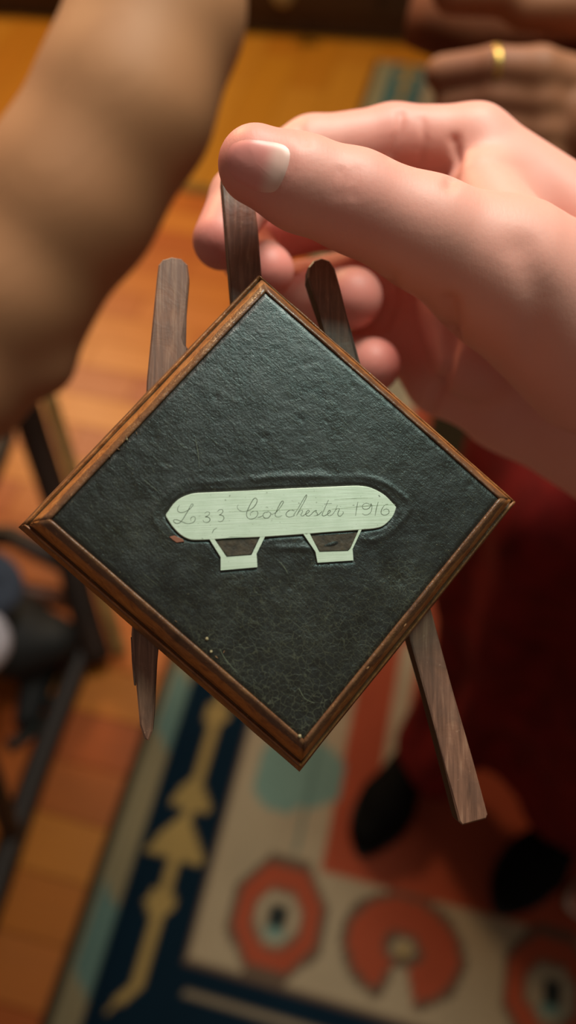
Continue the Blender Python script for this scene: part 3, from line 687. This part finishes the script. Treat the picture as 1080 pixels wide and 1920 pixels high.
# strips that were painted over at the rim: bare wood nicks along the upper left and lower edges
for (x, y, l_, a_) in ((238, 822, 9, 1.1), (222, 842, 7, .5), (205, 855, 6, .9), (256, 812, 6, 1.3), (420, 1222, 6, 2), (406, 1232, 8, .7), (330, 1165, 5, .7), (690, 1252, 6, -.8), (760, 1172, 7, -.9)):
    dx, dy = math.cos(a_) * l_ / 2, math.sin(a_) * l_ / 2
    flats('nick', [[(x - dx, y - dy), (x + dy * .22, y - dx * .22), (x + dx, y + dy), (x - dy * .2, y + dx * .2)]], LIFT + .00012, LIFT - .0004, M_NICK, plaque)
M_CRUMB = plain('crumb', lin((150, 132, 98)), .7)
# crumbs of filler along the lower edge
for (x, y, s) in ((388, 1198, .00034), (562, 1380, .0004), (396, 1222, .0003), (238, 824, .00022)):
    p = pl(x, y, LIFT + .0001); b = bmesh.new(); bmesh.ops.create_icosphere(b, subdivisions=2, radius=s)
    for vv in b.verts: vv.co *= 1 + .4 * noise.noise(vv.co * 3000 + Vector((x, y, 0)))
    me = bpy.data.meshes.new('crumb'); b.to_mesh(me); b.free(); o = link('crumb', me, M_CRUMB, plaque); o.location = p

# rear bars
M_BAR = wood('bar_wood', (88, 58, 46), (132, 90, 72), (172, 132, 108), .42, math.radians(131), (70, 900, 500), .4)
M_BARS = plain('bar_side_shade', lin((44, 30, 24)), .6, 0, .3, 300)  # side faces of the bars: their shade put into a darker colour
def bar(name, poly, z1, th, holes=None, bev=.0004):
    P = [pl(x, y, z1) for x, y in poly]; n = len(P); ar = sum(P[i].x * P[(i + 1) % n].y - P[(i + 1) % n].x * P[i].y for i in range(n))
    if ar < 0: P = P[::-1]
    b = bmesh.new(); R = []
    for off, z in ((bev, z1), (0, z1 - bev), (0, z1 - th + bev), (bev, z1 - th)):
        r = []
        for i in range(n):
            e = (P[(i + 1) % n] - P[i - 1]).normalized(); r.append(b.verts.new(Vector((P[i].x, P[i].y, z)) + Vector((-e.y, e.x, 0)) * off))
        R.append(r)
    f1 = b.faces.new(R[0]); f2 = b.faces.new(R[3][::-1])
    for A_, B_ in zip(R[:-1], R[1:]):
        for i in range(n): b.faces.new((B_[i], B_[(i + 1) % n], A_[(i + 1) % n], A_[i]))
    bmesh.ops.triangulate(b, faces=[f1, f2], ngon_method='EAR_CLIP'); bmesh.ops.recalc_face_normals(b, faces=b.faces)
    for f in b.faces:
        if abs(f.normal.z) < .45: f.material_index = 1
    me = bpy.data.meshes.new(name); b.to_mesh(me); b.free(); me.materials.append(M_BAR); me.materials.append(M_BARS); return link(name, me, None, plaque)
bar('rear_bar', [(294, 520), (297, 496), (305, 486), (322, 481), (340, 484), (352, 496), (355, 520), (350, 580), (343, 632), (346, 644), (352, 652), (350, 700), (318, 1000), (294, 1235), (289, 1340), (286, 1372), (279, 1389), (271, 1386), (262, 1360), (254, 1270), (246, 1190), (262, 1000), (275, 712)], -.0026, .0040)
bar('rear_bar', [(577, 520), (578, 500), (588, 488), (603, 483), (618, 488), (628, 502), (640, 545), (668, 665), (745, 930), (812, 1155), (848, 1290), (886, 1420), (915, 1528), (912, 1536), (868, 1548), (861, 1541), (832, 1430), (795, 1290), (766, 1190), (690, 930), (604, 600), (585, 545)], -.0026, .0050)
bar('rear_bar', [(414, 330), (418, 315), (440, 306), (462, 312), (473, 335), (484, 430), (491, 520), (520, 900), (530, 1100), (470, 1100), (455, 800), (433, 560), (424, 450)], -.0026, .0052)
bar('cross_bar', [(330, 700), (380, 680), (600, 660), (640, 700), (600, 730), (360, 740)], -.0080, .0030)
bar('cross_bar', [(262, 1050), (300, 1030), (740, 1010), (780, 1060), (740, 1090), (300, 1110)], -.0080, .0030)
# pale split fibre on the left bar, worn nick on the right bar
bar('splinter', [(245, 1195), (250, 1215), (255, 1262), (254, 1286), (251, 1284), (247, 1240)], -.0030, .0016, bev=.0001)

# ------------------------------------------------------------------ rocking chair and things at the left edge
M_CH = plain('chair_wood', lin((38, 20, 9)), .6, 0, .35, 14, .1, .001, (1, 1, .15)); M_CHL = plain('worn_chair_wood', lin((124, 100, 54)), .5, 0, .3, 14, .1)
ch = empty('rocking_chair', (-.78, .35, 0), 'dark wooden rocking chair with curved rockers at the left edge', 'chair')
def cpart(name, pts, r, m=M_CH, flat=1): return loc_child(name, tubemesh(name, pts, r, 12, flat), m, ch)
ra = [G(158, 1215, .03), G(120, 1310, .018), G(70, 1440, .014), G(28, 1560, .014), G(-20, 1700, .016), G(-90, 1880, .03)]
cpart('rocker', smooth_poly([tuple(p) for p in ra], 4), .023)
off = Vector((-.50, -.02, 0)); cpart('rocker', smooth_poly([tuple(p + off) for p in ra], 4), .023)
lg = [G(185, 1235, .03), G(150, 1120, .12), G(112, 960, .24), G(70, 830, .36), G(40, 740, .46)]
cpart('leg', smooth_poly([tuple(p) for p in lg], 4), [.027] * 17); cpart('leg', smooth_poly([tuple(p + off) for p in lg], 4), [.027] * 17)
le = [Vector((p.x + .040, p.y + .018, p.z)) for p in lg]
cpart('leg_edging', smooth_poly([tuple(p) for p in le], 4), .012, M_CHL)
l2 = [G(20, 1560, .03), G(-60, 1330, .42)]
cpart('leg', l2, .017); cpart('leg', [p + off for p in l2], .017)
cpart('stretcher', [G(130, 1060, .17), G(20, 1005, .17), G(-240, 1000, .17)], .021)
cpart('stretcher', [G(130, 1125, .10), G(0, 1100, .10), G(-240, 1060, .10)], .020, plain('chair_wood_red', lin((92, 46, 18)), .5))
sv = smooth_poly([(-1.10, .12), (-1.12, .6), (-.72, .68), (-.62, .60), (-.64, .14), (-.85, .10)], 5, True); n = len(sv)
sb = mesh('seat', [(p[0], p[1], .43) for p in sv] + [(p[0], p[1], .46) for p in sv], [tuple(range(n))[::-1], tuple(range(n, 2 * n))] + [(i, (i + 1) % n, n + (i + 1) % n, n + i) for i in range(n)])
loc_child('seat', sb, M_CH, ch)
for q in range(5): cpart('spindle', [(-1.10, .16 + q * .105, .44), (-1.28, .14 + q * .11, .95)], .010)
cpart('top_rail', [(-1.29, .09, .95), (-1.31, .36, .98), (-1.29, .62, .95)], .024)
cpart('armrest', [(-1.22, .64, .68), (-.95, .68, .66), (-.72, .66, .64)], .020)
# bag beneath the chair, made larger to stand in for the shade there
bgB = Body((-.95, .10, -.02), (-.38, .62, .30), .010)
bgB.chain([tuple(G(30, 1215, .10)) + (.060,), tuple(G(100, 1200, .09)) + (.048,)], .04)
bgB.chain([tuple(G(20, 1170, .10)) + (.070,), tuple(G(-120, 1170, .08)) + (.08,)], .04)
bgB.chain([tuple(G(80, 1240, .03)) + (.036,), tuple(G(50, 1345, .02)) + (.024,)], .03)
Pb, Fb = bgB.net(2); Pb[:, 2] = np.maximum(Pb[:, 2], .001)
bag = empty('bag', (-.62, .42, 0), 'soft black bag slumped on the floor under the rocking chair', 'bag')
loc_child('body', mesh('bag_body', Pb, Fb, True), plain('black_nylon', lin((10, 9, 8)), .7, 0, .3, 30, .3, .004), bag)
loc_child('strap', tubemesh('strap', [tuple(p) for p in smooth_poly([tuple(G(70, 1300, .012)), tuple(G(100, 1330, .01)), tuple(G(60, 1370, .008)), tuple(G(15, 1400, .008))], 5)], .012, 10, .35), plain('bag_webbing', lin((26, 30, 24)), .8), bag)
bb = bmesh.new(); bmesh.ops.create_uvsphere(bb, u_segments=32, v_segments=16, radius=.052)
for vv in bb.verts: vv.co *= 1 + .05 * noise.noise(vv.co * 30)
me = bpy.data.meshes.new('ball'); bb.to_mesh(me); bb.free(); me.polygons.foreach_set('use_smooth', [True] * len(me.polygons))
pb = G(-40, 1205, .27); o = link('ball', me, plain('white_wool', lin((216, 212, 222)), .8), label='white rounded ball at the left edge in front of the chair', cat='ball'); o.location = pb
tv = smooth_poly([tuple(G(-60, 1040, .26)), tuple(G(0, 1070, .25)), tuple(G(14, 1110, .24)), tuple(G(-20, 1140, .235))], 4)
link('cloth', tubemesh('cloth', tv, .028, 14, .7), plain('blue_grey_cloth', lin((66, 74, 88)), .9), label='blue grey cloth bundle above the black bag at the left edge', cat='cloth')
